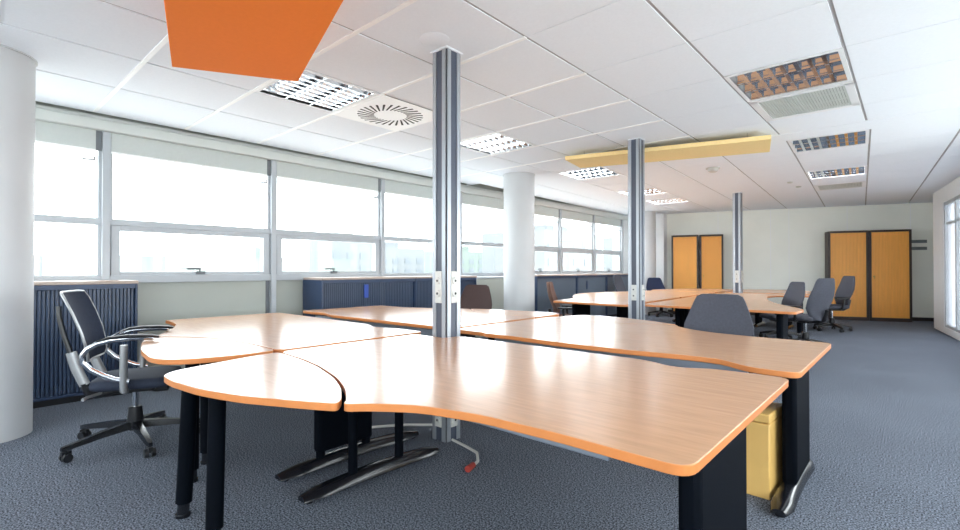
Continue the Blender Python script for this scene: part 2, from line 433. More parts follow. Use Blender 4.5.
# ------------------------------------------------------------------ luminaires, vents and ceiling pieces
def light(label, loc, rotz, along, group='louvred ceiling lights', w=.70, l=.70, rows=3, cells=8, fill_watts=0):
    """recessed louvre lamp: three mirror troughs with cross blades; local x along the troughs when along is 0"""
    t = thing('ceiling_light', label, 'ceiling light', (loc[0], loc[1], CZ), rotz + along, group)
    mb = MB(); a, c = l / 2, w / 2; f = .03
    mb.box(-a - f, a + f, -c - f, -c, -.004, .02); mb.box(-a - f, a + f, c, c + f, -.004, .02)
    mb.box(-a - f, -a, -c, c, -.004, .02); mb.box(a, a + f, -c, c, -.004, .02)
    mb.build('frame', 'lamp_body', t)
    mb = MB(); mb.box(-a - .01, a + .01, -c - .01, c + .01, .10, .11)
    mb.box(-a - .01, a + .01, -c - .012, -c, .0, .1); mb.box(-a - .01, a + .01, c, c + .012, .0, .1)
    mb.box(-a - .012, -a, -c, c, .0, .1); mb.box(a, a + .012, -c, c, .0, .1); mb.build('housing', 'lamp_body', t)
    for r in range(rows):
        yc = -c + w * (r + .5) / rows; h = w / rows / 2
        mb = MB(); sec = [(-h + .004, .002), (-h * .8, .04), (-h * .45, .075), (0, .088), (h * .45, .075), (h * .8, .04), (h - .004, .002)]
        A = [[mb.bm.verts.new((x, yc + y, z)) for y, z in sec] for x in (-a, a)]
        for q in range(len(sec) - 1): mb.bm.faces.new((A[0][q], A[0][q + 1], A[1][q + 1], A[1][q]))
        ro = mb.build('reflector', 'mirror', t)
        for q in range(1, cells):
            x = -a + l * q / cells
            mb = MB(); mb.loft([[(x - .014, yc - h + .004, .0), (x + .014, yc - h + .004, .0), (x + .004, yc - h + .004, .045), (x - .004, yc - h + .004, .045)],
                                [(x - .014, yc + h - .004, .0), (x + .014, yc + h - .004, .0), (x + .004, yc + h - .004, .045), (x - .004, yc + h - .004, .045)]])
            mb.build('blade', 'mirror', ro)
    if fill_watts:  # added light inside the louvres, brightening their cells and the far room
        ld = bpy.data.lights.new('lamp', 'AREA'); ld.shape = 'RECTANGLE'; ld.size = l * .96; ld.size_y = w * .96; ld.energy = fill_watts; ld.color = (.95, .98, 1)
        lo = bpy.data.objects.new('lamp', ld); COL.objects.link(lo); lo.parent = t; lo.location = (0, 0, .05)
    for r in range(rows - 1):
        y = -c + w * (r + 1) / rows
        mb = MB(); mb.box(-a, a, y - .006, y + .006, -.002, .006); mb.build('divider', 'mirror', t)
    return t


def vent(label, loc, rotz, w=.7, l=.7):
    t = thing('air_vent', label, 'air vent', (loc[0], loc[1], CZ), rotz, 'ceiling air grilles')
    a, c = w / 2, l / 2; f = .06
    mb = MB(); mb.box(-a - .03, a + .03, -c - .03, -c + f - .03, -.004, .02); mb.box(-a - .03, a + .03, c - f + .03, c + .03, -.004, .02)
    mb.box(-a - .03, -a + f - .03, -c, c, -.004, .02); mb.box(a - f + .03, a + .03, -c, c, -.004, .02); mb.build('frame', 'lamp_body', t)
    mb = MB(); mb.box(-a, a, -c, c, .03, .035); mb.build('backing', 'slot', t)
    n = 30; mb = MB()
    for k in range(n):
        x = -a + .03 + (w - .06) * (k + .5) / n
        mb.box(x - .0085, x + .0085, -c + .03, c - .03, .0, .008)
    for k in (1, 2): mb.box(-a + .03, a - .03, -c + .03 + (l - .06) * k / 3 - .006, -c + .03 + (l - .06) * k / 3 + .006, .006, .014)
    mb.build('grille', 'grille', t); return t


def ncell(i, j): return (nx(i) - TP / 2, GY + TQ * (j + .5))


def fcell(i, j):
    p = far(-TP * (i + .5), TQ * (j + .5)); return (p.x, p.y)


light('square louvred ceiling light nearest the right side, next to an air grille', ncell(0, 4), 0, 0)
vent('pale striped air grille beside the large louvred light on the right', ncell(0, 5), 0)
light('square louvred ceiling light at left, tucked behind the orange panel', ncell(4, 1), 0, 0, fill_watts=.3)
light('square louvred ceiling light just right of the tall front post', ncell(4, 4), 0, 0, fill_watts=3)
light('square louvred ceiling light in the right row, beyond the white ceiling band', fcell(0, 0), TH, 0)
light('small far louvred ceiling light in the right row, before the last grille', fcell(0, 3), TH, 0, fill_watts=26)
vent('farthest air grille in the right row, near the back wall', fcell(0, 5), TH)
light('square louvred ceiling light under the left end of the yellow panel', fcell(4, 0), TH, 0, fill_watts=12)
light('far louvred ceiling light just right of the second post', fcell(4, 3), TH, 0, fill_watts=26)
light('farthest louvred ceiling light, above the left pair of tall cabinets', fcell(4, 5), TH, 0, fill_watts=26)

# round swirl diffuser
c = ncell(4, 2)
t = thing('air_diffuser', 'white square ceiling diffuser with a ring of dark radial slots', 'air diffuser', (c[0], c[1], CZ - .0075))
mb = MB(); mb.box(-.40, .40, -.394, .394, -.006, .001); mb.build('plate', 'rail_white', t, bevel=.002)
mb = MB()
for k in range(28):
    a = 2 * PI * k / 28
    d = Vector((math.cos(a), math.sin(a))); e = Vector((math.cos(a + .55), math.sin(a + .55))); p0 = d * .16; p1 = p0 + e * .17
    q = Vector((-e.y, e.x)) * .011
    mb.prism([tuple(p0 + q * .6), tuple(p0 - q * .6), tuple(p1 - q), tuple(p1 + q)], -.0075, -.005)
mb.build('slot_ring', 'slot', t)
mb = MB(); mb.lathe([(.145, .0), (.14, -.007), (.05, -.009)], seg=36); mb.build('centre_disc', 'rail_white', t)


# hanging acoustic panels
def baffle(name, label, quad, z, th, mt):
    cx = sum(p[0] for p in quad) / 4; cy = sum(p[1] for p in quad) / 4
    t = thing(name, label, 'acoustic panel', (cx, cy, z))
    P = [(p[0] - cx, p[1] - cy) for p in quad]
    mb = MB(); mb.prism(P, 0, th); mb.build('panel', mt, t, bevel=.004)
    for p in P:
        mb = MB(); mb.cyl((p[0] * .8, p[1] * .8, th), (p[0] * .8, p[1] * .8, CZ - z + .002), .003, seg=6); mb.build('hanger', 'chrome', t)


ob = [(-3.455, .97), (-3.095, 1.615), (-1.0, .955), (-1.36, .29)]
baffle('acoustic_panel', 'flat orange acoustic panel hanging under the ceiling at top left', ob, 2.45, .05, 'orange')
baffle('acoustic_panel', 'long pale yellow acoustic panel hanging behind the second post', [(-3.349, 5.408), (-1.136, 6.04), (-1.275, 6.69), (-3.46, 5.99)], 2.6, .05, 'yellow')

t = thing('smoke_detector', 'round white smoke detector on the ceiling right of the second post', 'smoke detector', (-2.23, 7.77, CZ))
mb = MB(); mb.lathe([(.10, .003), (.10, -.012), (.09, -.02)]); mb.build('base', 'socket', t)
mb = MB(); mb.lathe([(.07, -.019), (.07, -.05), (.045, -.065), (.02, -.066)]); mb.build('head', 'socket', t)
for (x, y), lb in (((-1.583, 9.916), 'small round ceiling sensor left of the far lights, the nearer one'), ((-1.55, 10.55), 'small round ceiling sensor left of the far lights, the farther one')):
    mb = MB(); mb.lathe([(.045, .003), (.045, -.01), (.03, -.02)], (0, 0, 0), 20)
    tag(mb.build('ceiling_sensor', 'grille', None, (x, y, CZ)), lb, 'sensor', 'small ceiling sensors')
mb = MB(); mb.lathe([(.10, .003), (.10, -.002), (.098, -.003)], (0, 0, 0), 32)
tag(mb.build('access_cap', 'ceiling', None, (-2.36, 2.19, CZ)), 'flat round white cap on the ceiling beside the front post', 'ceiling cap')


# ------------------------------------------------------------------ service posts
def outlet_plate(name, parent, c, face, h=.22, plugs=2):
    """socket plate centred at c on the face whose outward normal is the plan angle"""
    mb = MB(); R = Matrix.Translation(c) @ Matrix.Rotation(face, 4, 'Z')
    mb.box(-.004, .014, -.031, .031, -h / 2, h / 2); mb.move(R)
    o = mb.build(name, 'socket', parent, bevel=.004)
    for k in range(plugs):
        z = (k - (plugs - 1) / 2) * h / plugs * .8
        mb = MB(); mb.cyl((.012, 0, z), (.022, 0, z), .025, .025, 16); mb.move(R); s = mb.build('socket', 'socket', o)
        mb = MB(); mb.cyl((.0215, 0, z - .0), (.023, 0, z), .009, .009, 10); mb.move(R); mb.build('socket_hole', 'hole', o)


def post(label, x, y, s=.15, rotz=0, outs=((1.058, .22), (.175, .16))):
    t = thing('service_post', label, 'service post', (x, y, 0), rotz, 'aluminium service posts')
    h = s / 2; top = CZ + .005
    for sx in (-1, 1):
        for sy in (-1, 1):                                    # corner profiles, each with a groove on the arris
            mb = MB(); q = .045
            P = [(h, h - q), (h, h - .012), (h - .014, h - .014), (h - .012, h), (h - q, h), (h - q, h - q)]
            mb.prism([(sx * a, sy * b2) for a, b2 in P], 0, top); mb.build('corner_profile', 'post_alu', t)
            mb = MB(); a = h - .009
            mb.prism([(sx * (a - .012), sy * a), (sx * a, sy * a), (sx * a, sy * (a - .012)), (sx * (a - .012), sy * (a - .012))], 0, top); mb.build('groove', 'groove', t)
    d = h - .007
    for a in range(4):
        mb = MB(); mb.box(d - .01, d, -h + .04, h - .04, 0, top); mb.move(Matrix.Rotation(a * PI / 2, 4, 'Z')); mb.build('panel', 'post_panel', t)
    for z, hh in outs:
        for a in range(4):
            outlet_plate('outlet_plate', t, Vector((math.cos(a * PI / 2) * d, math.sin(a * PI / 2) * d, z)), a * PI / 2, hh)
    mb = MB(); mb.box(-h - .008, h + .008, -h - .008, h + .008, CZ - .008, CZ + .004); mb.build('ceiling_collar', 'ceiling', t, bevel=.004)
    return t


post('tall grey aluminium service post standing among the front desks', -2.445, 2.385)
post('middle aluminium service post between the front desks and the rear desks', -2.42, 5.48, .15, 0, ((.91, .18), (.175, .16)))
post('farthest aluminium service post, among the rear desks near the back wall', -2.59, 10.62, .15, 0, ((1.04, .24), (.175, .16)))


# ------------------------------------------------------------------ desks
DZ = .72


def t_leg(parent, x, y0, y1, pa, pb, panel, low=False, mt='navy'):
    """T foot along y with two round posts, optionally wrapped by a sheet panel"""
    mb = MB(); n = 10; rings = []
    for k in range(n + 1):
        u = k / n; y = y0 + (y1 - y0) * u; e = abs(2 * u - 1)
        hw = .044 + .012 * e ** 2; zt = .078 - .026 * e ** 2
        if k in (0, n): hw *= .6; zt *= .8
        rings.append([(x - hw, y, .018), (x - hw * .8, y, zt * .85), (x - hw * .35, y, zt), (x + hw * .35, y, zt), (x + hw * .8, y, zt * .85), (x + hw, y, .018)])
    mb.loft(rings)
    for y in (y0 + .04, y1 - .04): mb.cyl((x, y, 0), (x, y, .02), .022, seg=10)
    fo = mb.build('foot', 'foot', parent, angle=60)
    for y in (pa, pb):
        mb = MB(); mb.cyl((x, y, .04), (x, y, DZ - .035), .026, seg=16); mb.build('leg', mt, parent)
    if panel:
        mb = MB(); mb.box(x - .034, x + .034, pa - .032, pb + .032, .10 if low else .06, DZ - .04); mb.build('leg_panel', mt, parent, bevel=.02)
    mb = MB(); mb.box(x - .03, x + .03, pa - .12, pb + .12, DZ - .045, DZ - .028); mb.build('top_bracket', 'navy', parent)


def desk(label, poly, legs=(), posts=(), rails=(), cat='desk', name='desk', group=None, wood='beech', r=.06):
    cx = sum(p[0] for p in poly) / len(poly); cy = sum(p[1] for p in poly) / len(poly)
    t = thing(name, label, cat, (cx, cy, 0), 0, group)
    P = fillet([(x - cx, y - cy) for x, y in poly], r)
    mb = MB(); mb.prism(P, DZ - .028, DZ, 0, 1); mb.build('tabletop', [wood, 'edge'], t, bevel=.003)
    for x, y0, y1, pa, pb, pn in legs: t_leg(t, x - cx, y0 - cy, y1 - cy, pa - cy, pb - cy, pn, low=(pn == 2))
    for (x, y, dx, dy) in posts:
        mb = MB(); a = Vector((x - cx, y - cy, 0)); tp = Vector((x + dx - cx, y + dy - cy, DZ - .028))
        mb.cyl(a.lerp(tp, .1), tp, .035, .035, 18); lo = mb.build('leg', 'navy', t)
        mb = MB(); mb.cyl(a + Vector((0, 0, .012)), a.lerp(tp, .14), .027, .026, 14); mb.cyl(a, a + Vector((0, 0, .014)), .032, .032, 16); mb.build('leg_foot', 'foot', lo)
    for x0, x1, y0, y1, z0, z1 in rails:
        mb = MB(); mb.box(x0 - cx, x1 - cx, y0 - cy, y1 - cy, z0, z1); mb.build('frame_rail', 'rail', t, bevel=.006)
    return t


seamR = [(-1.50, .968), (-1.65, 1.06), (-1.84, 1.14), (-2.1, 1.215), (-2.33, 1.255), (-2.645, 1.28)]
R1 = [(-2.345, 2.405), (-1.06, 2.405), (-.97, 2.385), (-.88, 2.335), (-.80, 2.335), (-.70, 2.395), (-.62, 2.405), (-.385, 2.405), (-.385, 1.16), (-.75, 1.165), (-1.03, 1.148),
      (-1.25, 1.09), (-1.38, 1.0), (-1.455, .925)] + seamR + [(-2.645, 2.27), (-2.345, 2.27)]
D1 = [(-2.645, 1.268), (-2.33, 1.243), (-2.1, 1.203), (-1.84, 1.128), (-1.66, 1.05), (-1.52, .962), (-1.47, .915), (-1.6, .845), (-1.83, .735), (-2.05, .673), (-2.3, .645),
      (-2.44, .655), (-2.51, .72), (-2.56, .9), (-2.62, 1.12)]
L1 = [(-2.70, 1.30), (-3.09, 1.302), (-3.49, 1.24), (-3.67, 1.155), (-3.885, 1.0), (-4.06, 1.09), (-4.34, 1.235), (-4.62, 1.34), (-4.9, 1.375), (-5.07, 1.37),
      (-5.07, 2.44), (-3.45, 2.42), (-3.36, 2.40), (-3.27, 2.35), (-3.1, 2.36), (-2.98, 2.40), (-2.70, 2.40)]
D2 = [(-2.70, 1.288), (-3.09, 1.29), (-3.49, 1.228), (-3.66, 1.143), (-3.87, .985), (-3.83, .935), (-3.65, .865), (-3.29, .775), (-2.98, .74), (-2.85, .765), (-2.77, .86), (-2.71, 1.06)]


def my(P, c, f=None): return [(x, 2 * c - y if f is None else f(2 * c - y)) for x, y in P]


R2p = [(-2.645, 2.66), (-2.34, 2.66), (-2.30, 2.63), (-2.08, 2.645), (-1.66, 2.615), (-1.21, 2.63), (-1.0, 2.668), (-.84, 2.685), (-.73, 2.675), (-.61, 2.58), (-.54, 2.55), (-.375, 2.545), (-.375, 3.73),
       (-.86, 3.735), (-1.10, 3.775), (-1.28, 3.87), (-1.42, 4.0), (-1.455, 4.09)] + [(x, 5.035 - y) for x, y in seamR]
D3 = my(D1, 2.5175)
L2p = [(-2.70, 2.70), (-3.0, 2.69), (-4.4, 2.665), (-4.5, 2.69), (-4.62, 2.74), (-4.75, 2.74), (-4.85, 2.71), (-5.1, 2.71), (-5.1, 3.78), (-4.9, 3.79), (-4.62, 3.80), (-4.34, 3.9), (-4.06, 4.05), (-3.885, 4.16),
       (-3.67, 4.0), (-3.49, 3.91), (-3.09, 3.85), (-2.70, 3.85)]
D4 = [(-2.70, 3.862), (-3.09, 3.862), (-3.49, 3.922), (-3.66, 4.01), (-3.87, 4.175), (-3.83, 4.21), (-3.65, 4.27), (-3.29, 4.36), (-2.98, 4.39), (-2.80, 4.38), (-2.73, 4.3)]
GD = 'front cluster desks with beech tops'
desk('large beech desk in the foreground, nearest the camera, with wavy front edge', R1,
     [(-2.29, 1.22, 2.14, 1.52, 1.84, 0), (-.48, 1.3, 2.14, 1.46, 1.92, 1)], rails=[(-2.2, -.55, 2.28, 2.32, .62, .68), (-1.15, -.62, 1.22, 1.25, .655, .69)], group=GD)
desk('beech desk on the window side in the front cluster, nearest the mesh armchair', L1,
     [(-2.625, 1.26, 2.26, 1.52, 1.84, 2), (-4.93, 1.5, 2.3, 1.7, 2.1, 1)], rails=[(-4.85, -2.75, 2.28, 2.32, .62, .68)], group=GD)
desk('beech desk right behind the foreground desk, above the beige metal box', R2p,
     [(-2.29, 2.78, 3.7, 3.1, 3.42, 0), (-.48, 2.66, 3.5, 2.97, 3.34, 1)], rails=[(-2.26, -.62, 2.70, 2.74, .645, .69)], group=GD)
desk('beech desk behind the front post, in front of the blue window cabinets', L2p,
     [(-2.64, 2.84, 3.74, 3.1, 3.42, 0), (-4.93, 2.9, 3.7, 3.1, 3.5, 1)], rails=[(-4.85, -2.75, 2.74, 2.78, .62, .68)], group=GD)
GE = 'leaf shaped desk ends'
desk('leaf shaped beech desk end nearest the camera, on two black tube legs', D1, posts=[(-2.61, .79, .035, .02), (-2.24, .797, -.05, .03)], cat='desk extension', name='desk_extension', group=GE)
desk('leaf shaped beech desk end beside the armrests of the mesh chair', D2, posts=[(-3.0, .95, 0, 0), (-3.22, 1.10, 0, 0)], cat='desk extension', name='desk_extension', group=GE)
desk('leaf shaped beech desk end across the front cluster, before the middle post', D3, posts=[(-2.4, 4.2, 0, 0), (-2.1, 4.2, 0, 0)], cat='desk extension', name='desk_extension', group=GE)
desk('leaf shaped beech desk end behind the front post, before the round pillar', D4, posts=[(-2.95, 4.2, 0, 0), (-3.3, 4.15, 0, 0)], cat='desk extension', name='desk_extension', group=GE)

GR = 'rear cluster desks with beech tops'
desk('rear beech desk with sharp right corner, just beyond the grey chair back', [(-2.66, 6.2), (-.94, 6.16), (-.92, 6.6), (-1.03, 6.9), (-1.2, 7.22), (-1.43, 7.75), (-1.6, 8.3), (-2.79, 8.3)],
     [(-2.4, 6.4, 7.3, 6.75, 7.1, 0), (-1.12, 6.22, 6.8, 6.36, 6.62, 1)], group=GR, wood='beech_y')
desk('rear beech desk with narrow tip, beside the brown chair near the window cabinets', [(-2.78, 5.95), (-3.95, 6.02), (-4.0, 6.4), (-4.08, 6.84), (-4.32, 7.2), (-4.62, 7.75), (-4.78, 8.2), (-2.88, 8.25)],
     [(-3.0, 6.3, 7.2, 6.6, 6.95, 1), (-3.8, 6.2, 7.0, 6.4, 6.8, 1)], group=GR, wood='beech_y')
desk('rear beech desk with rounded side toward the windows, behind the middle post', [(-2.88, 8.27), (-4.8, 8.22), (-4.84, 8.6), (-4.74, 9.1), (-4.45, 9.65), (-4.35, 10.4), (-2.95, 10.4)],
     [(-3.1, 8.6, 9.5, 8.9, 9.3, 1), (-4.3, 8.6, 9.5, 8.9, 9.3, 1)], group=GR, wood='beech_y')
desk('rear beech desk left of the charcoal chairs, before the farthest post', [(-2.79, 8.32), (-1.61, 8.32), (-1.75, 8.9), (-1.84, 9.4), (-1.78, 9.85), (-1.3, 10.12), (-1.02, 10.2), (-1.02, 10.48), (-2.84, 10.48)],
     [(-2.4, 8.6, 9.5, 8.9, 9.3, 1), (-1.5, 10.12, 10.44, 10.2, 10.36, 1)], group=GR, wood='beech_y')
desk('farthest beech desk on the right, below the right pair of tall cabinets', [(-2.48, 10.76), (-1.03, 10.76), (-1.1, 11.2), (-1.3, 11.8), (-1.5, 12.4), (-1.9, 12.8), (-2.5, 12.9), (-2.93, 12.5), (-2.88, 10.85)],
     [(-2.4, 11, 11.9, 11.3, 11.6, 1), (-1.85, 11, 11.7, 11.2, 11.5, 1)], group=GR, wood='beech_y')
desk('farthest beech desk on the left, below the left pair of tall cabinets', [(-2.95, 10.55), (-4.3, 10.5), (-4.45, 10.9), (-4.3, 11.6), (-4.1, 12.2), (-3.5, 12.4), (-3.0, 12.3)],
     [(-3.2, 11, 11.9, 11.3, 11.6, 1), (-4.0, 11, 11.7, 11.2, 11.5, 1)], group=GR, wood='beech_y')


# ------------------------------------------------------------------ cabinets
def slats(mb, y0, y1, z0, z1, x, n, depth=.003):
    wv = (y1 - y0) / n
    for k in range(n):
        a = y0 + wv * k
        mb.prism([(x - .004, a + .002), (x + depth * .5, a + .004), (x + depth, a + wv * .3), (x + depth, a + wv * .7), (x + depth * .5, a + wv - .004), (x - .004, a + wv - .002)], z0, z1)
    return mb


def low_cabinet(label, y0, y1, slat='tambour', oval=False, h=1.075, mark=False):
    t = thing('tambour_cabinet', label, 'cabinet', (-5.78, (y0 + y1) / 2, 0), 0, 'low tambour cabinets under the windows')
    a = (y1 - y0) / 2; f = .24
    mb = MB(); mb.box(-f, f, -a, -a + .02, .06, h - .03); mb.box(-f, f, a - .02, a, .06, h - .03); mb.box(-f, -f + .015, -a + .02, a - .02, .06, h - .03)
    mb.box(-f + .015, f, -a + .02, a - .02, .06, .08); mb.box(-f + .015, f, -a + .02, a - .02, h - .075, h - .03); mb.build('body', 'cab_blue', t, bevel=.003)
    mb = MB(); mb.box(-f + .02, f - .03, -a + .01, a - .01, 0, .06); mb.build('plinth', 'black', t)
    mb = MB(); mb.box(-f - .005, f + .01, -a - .003, a + .003, h - .03, h); mb.build('top', 'cab_top', t, bevel=.004)
    mb = MB(); slats(mb, -a + .022, a - .022, .082, h - .077, f - .03, int((y1 - y0) / .03)); d = mb.build('tambour_door', slat, t, angle=20)
    if oval:
        mb = MB(); mb.lathe([(.055, 0), (.05, .012), (.03, .016)], seg=20); mb.move(Matrix.Translation((f - .02, -a * .35, h - .25)) @ Matrix.Rotation(PI / 2, 4, 'Y') @ Matrix.Diagonal((1.9, .8, 1, 1)))
        mb.build('pull', 'cab_blue' if oval == 1 else 'grille', d)
    if mark:
        mb = MB(); mb.box(f - .022, f - .004, -a * .12 - .04, -a * .12 + .03, h - .28, h - .1); mb.build('pull', 'mark_blue', d, bevel=.006)  # raised bright blue patch on the door
    return t


M['mark_blue'] = mat('bright blue mark', (46, 78, 170), .35)
low_cabinet('navy blue low tambour cabinet behind the mesh armchair, beside the left pillar', .05, 1.28)
low_cabinet('blue low tambour cabinet left of the front post, with bright blue mark', 3.22, 4.76, mark=True)
low_cabinet('blue low tambour cabinet seen just right of the front post', 4.77, 6.12)
low_cabinet('grey blue low tambour cabinet just right of the middle pillar, with pale pull', 7.9, 9.45, 'tambour_grey', 2)
low_cabinet('grey blue low tambour cabinet, middle one of the far row, with dark oval pull', 9.46, 10.85, 'tambour_grey', 1)
low_cabinet('grey blue low tambour cabinet at the far end of the window row', 10.86, 12.2, 'tambour_grey', 1)
t = thing('radiator_cover', 'pale grey box cover under the window, left of the middle pillar', 'radiator cover', (-5.82, 6.75, 0))
mb = MB(); mb.box(-.22, .22, -.58, .6, 0, 1.02); mb.build('body', 'spandrel', t, bevel=.006)
mb = MB(); mb.box(-.225, .235, -.59, .61, 1.02, 1.05); mb.build('top', 'alu', t, bevel=.004)


def tall_cabinet(label, a0, a1, h=2.08, key=False):
    d = .34; w2 = (a1 - a0) / 2
    c = bw((a0 + a1) / 2, -.30)
    t = thing('tall_cabinet', label, 'cabinet', (c[0], c[1], 0), TB, 'tall tambour cabinets on the back wall')
    f = d / 2
    mb = MB(); e = .04
    mb.box(-w2, -w2 + e, -f, f, .0, h); mb.box(w2 - e, w2, -f, f, .0, h); mb.box(-w2 + e, w2 - e, -f, f, h - .045, h); mb.box(-w2 + e, w2 - e, -f, f, 0, .08); mb.box(-w2 + e, w2 - e, f - .02, f, .08, h - .045)
    mb.build('frame', 'brown_frame', t, bevel=.003)
    mb = MB(); n = 26; wv = (2 * w2 - 2 * e) / n
    for k in range(n):
        x = -w2 + e + wv * k
        mb.prism([(x + .001, -f + .03), (x + .003, -f + .018), (x + wv - .003, -f + .018), (x + wv - .001, -f + .03)], .08, h - .045)
    do = mb.build('tambour_door', 'beech_tambour', t, angle=20)
    if key:
        mb = MB(); mb.cyl((-w2 + .09, -f + .02, 1.02), (-w2 + .09, -f - .01, 1.02), .018, seg=12); mb.box(-w2 + .085, -w2 + .095, -f - .03, -f - .008, .97, 1.03); mb.build('key', 'key', do)
    return t


def amid(px_a): return px_a


tall_cabinet('tall beech front cabinet at left in the back, nearest the far pillar', .02, .67)
tall_cabinet('tall beech front cabinet in the left back pair, the right one', .70, 1.25, key=True)
tall_cabinet('tall beech front cabinet of the right back pair, behind the charcoal chairs', 3.47, 4.24)
tall_cabinet('tall beech front cabinet at far right, with a key, beside the wall plaque', 4.25, 5.02, key=True)
c = bw(5.30, -.008, 1.70)
t = thing('wall_plaque', 'two small grey plaques stacked on the back wall right of the tall cabinets', 'wall plaque', (c[0], c[1], 1.6), TB)
for z in (.03, .19):
    mb = MB(); mb.box(-.14, .14, -.008, .006, z, z + .07); mb.build('plate', 'plaque', t)


# ------------------------------------------------------------------ chairs
def star_base(t, n0=0.0, hub=.06, R=.30, mt='black', cap='black'):
    mb = MB(); mb.lathe([(.045, .09), (.05, .13), (.04, .24), (.034, .245)], seg=18); mb.build('hub', 'black', t)
    mb = MB(); mb.cyl((0, 0, .24), (0, 0, .42), .018, seg=14); mb.build('gas_lift', 'chrome', t)
    for k in range(5):
        a = n0 + k * 2 * PI / 5; R3 = Matrix.Rotation(a, 4, 'Z')
        mb = MB(); rings = []
        for u, z, wd, h in ((.03, .125, .028, .05), (R * .5, .112, .022, .04), (R * .95, .088, .018, .028), (R * 1.05, .084, .012, .022)):
            rings.append([(u, -wd, z - h / 2), (u, wd, z - h / 2), (u, wd * .8, z + h / 2), (u, -wd * .8, z + h / 2)])
        mb.loft(rings).move(R3); lo = mb.build('base_leg', mt, t)
        mb = MB()
        for s in (-1, 1):
            mb.cyl((R - .005, s * .008, .028), (R - .005, s * .03, .028), .028, .026, 16)
        mb.cyl((R, 0, .03), (R, 0, .082), .011, seg=10); mb.box(R - .03, R + .02, -.012, .012, .04, .066)
        mb.move(R3); mb.build('caster', 'black', lo)


def cushion(profile, x_of, th, nseg=14):
    """closed padded back: profile rows (z, halfwidth); x_of(z, y) gives the front surface"""
    rings = []
    for z, hw in profile:
        ring = []
        for k in range(nseg + 1):
            y = hw * (2 * k / nseg - 1); ring.append((x_of(z, y), y, z))
        for k in range(nseg, -1, -1):
            y = hw * (2 * k / nseg - 1); e = max(0, 1 - (y / hw) ** 4) if hw else 0
            ring.append((x_of(z, y) - th * (.35 + .65 * e), y, z))
        rings.append(ring)
    return MB().loft(rings)


def task_chair(label, loc, rotz, fabric='fabric', group='upholstered office chairs', drop=0, wide=1):
    t = thing('office_chair', label, 'chair', loc, rotz, group)
    star_base(t, .35)
    mb = MB(); mb.box(-.12, .12, -.1, .1, .39 - drop, .44 - drop); mb.build('mechanism', 'black', t, bevel=.01)
    mb = MB(); rings = []
    for z, k in ((.43, .86), (.445, .98), (.47, 1.0), (.495, .96), (.505, .8)):
        P = fillet([(-.22 * k, -.23 * k), (.24 * k, -.24 * k), (.24 * k, .24 * k), (-.22 * k, .23 * k)], .09, 6); rings.append([(x, y, z - drop) for x, y in P])
    mb.loft(rings); mb.build('seat', fabric, t, angle=60)
    prof = [(.44, .10), (.455, .15), (.52, .185), (.62, .225), (.72, .248), (.80, .245), (.90, .215), (.99, .185), (1.035, .165), (1.055, .13)]
    mb = cushion([(z, hw * wide) for z, hw in prof], lambda z, y: -.20 - .22 * max(0, z - .5) + .1 * max(0, z - .9) + .035 * math.exp(-((z - .62) / .1) ** 2) + .5 * y * y, .06)
    mb.move(Matrix.Translation((0, 0, -drop)))
    bo = mb.build('backrest', fabric, t, angle=60)
    mb = MB(); mb.tube([(-.05, 0, .42), (-.2, 0, .41), (-.28, 0, .45), (-.32, 0, .6)], [.03, .03, .03, .025], 10).move(Matrix.Translation((0, 0, -drop))); mb.build('back_support', 'black', t)
    for s in (-1, 1):
        mb = MB(); mb.tube([(-.02, s * .2, .43), (-.03, s * .27, .44), (-.05, s * .285, .52), (-.06, s * .285, .62)], .02, 10).move(Matrix.Translation((0, 0, -drop))); ao = mb.build('armrest', 'black', t)
        mb = MB(); P = fillet([(-.15, s * .285 - .035), (.1, s * .285 - .035), (.1, s * .285 + .035), (-.15, s * .285 + .035)], .03)
        mb.prism(P, .62 - drop, .65 - drop); mb.build('arm_pad', 'black', ao, bevel=.008)
    return t


low = task_chair('charcoal office chair with its back rising behind the second front desk', (-1.20, 4.10, 0), -PI / 2 + .05, drop=.085, wide=1.08)
proto = task_chair('charcoal office chair showing its back at the right end of the rear desks', (-1.19, 8.62, 0), 2.65)


def tc(src, loc, rz, label, fab=None, scale=None):
    o = dup(src, loc, rz, label, 'upholstered office chairs', scale)
    if fab:
        for ch in o.children:
            if ch.name.split('.')[0] in ('seat', 'backrest'):
                ch.data = ch.data.copy(); ch.data.materials[0] = M[fab]
    return o


tc(low, (-1.68, 9.5, 0), PI + .7, 'grey office chair pushed under the rear desk, left of two charcoal chairs')
tc(proto, (-1.16, 11.5, 0), PI + .6, 'charcoal office chair in front of the right pair of tall cabinets')
tc(low, (-4.29, 7.03, 0), .45, 'brown backed office chair at the narrow tip of the rear desk', 'fabric_brown')
tc(low, (-4.38, 4.62, 0), -PI / 2 + .2, 'dark brown office chair just right of the front post, before the blue cabinet', 'fabric_dark_brown')
tc(proto, (-5.02, 10.95, 0), 0, 'dark office chair half hidden behind the middle post')
tc(low, (-4.72, 12.15, 0), -.6, 'small navy office chair in front of the farthest pillar', 'fabric_blue')

# mesh armchair at the left
t = thing('mesh_armchair', 'mesh back office armchair with chrome loop arms at the left desk end', 'chair', (-3.98, .91, 0), math.radians(66))
star_base(t, math.radians(4), R=.40, mt='foot')
mb = MB(); mb.box(-.13, .13, -.11, .11, .36, .41); mb.box(.1, .2, -.05, .05, .34, .40); mb.build('mechanism', 'black', t, bevel=.012)
mb = MB(); rings = []
for z, k in ((.40, .88), (.415, .99), (.44, 1.0), (.46, .97), (.47, .85)):
    P = fillet([(-.22 * k, -.23 * k), (.25 * k, -.25 * k), (.25 * k, .25 * k), (-.22 * k, .23 * k)], .08, 6); rings.append([(x, y, z) for x, y in P])
mb.loft(rings); mb.build('seat', 'seat_blue', t, angle=60)


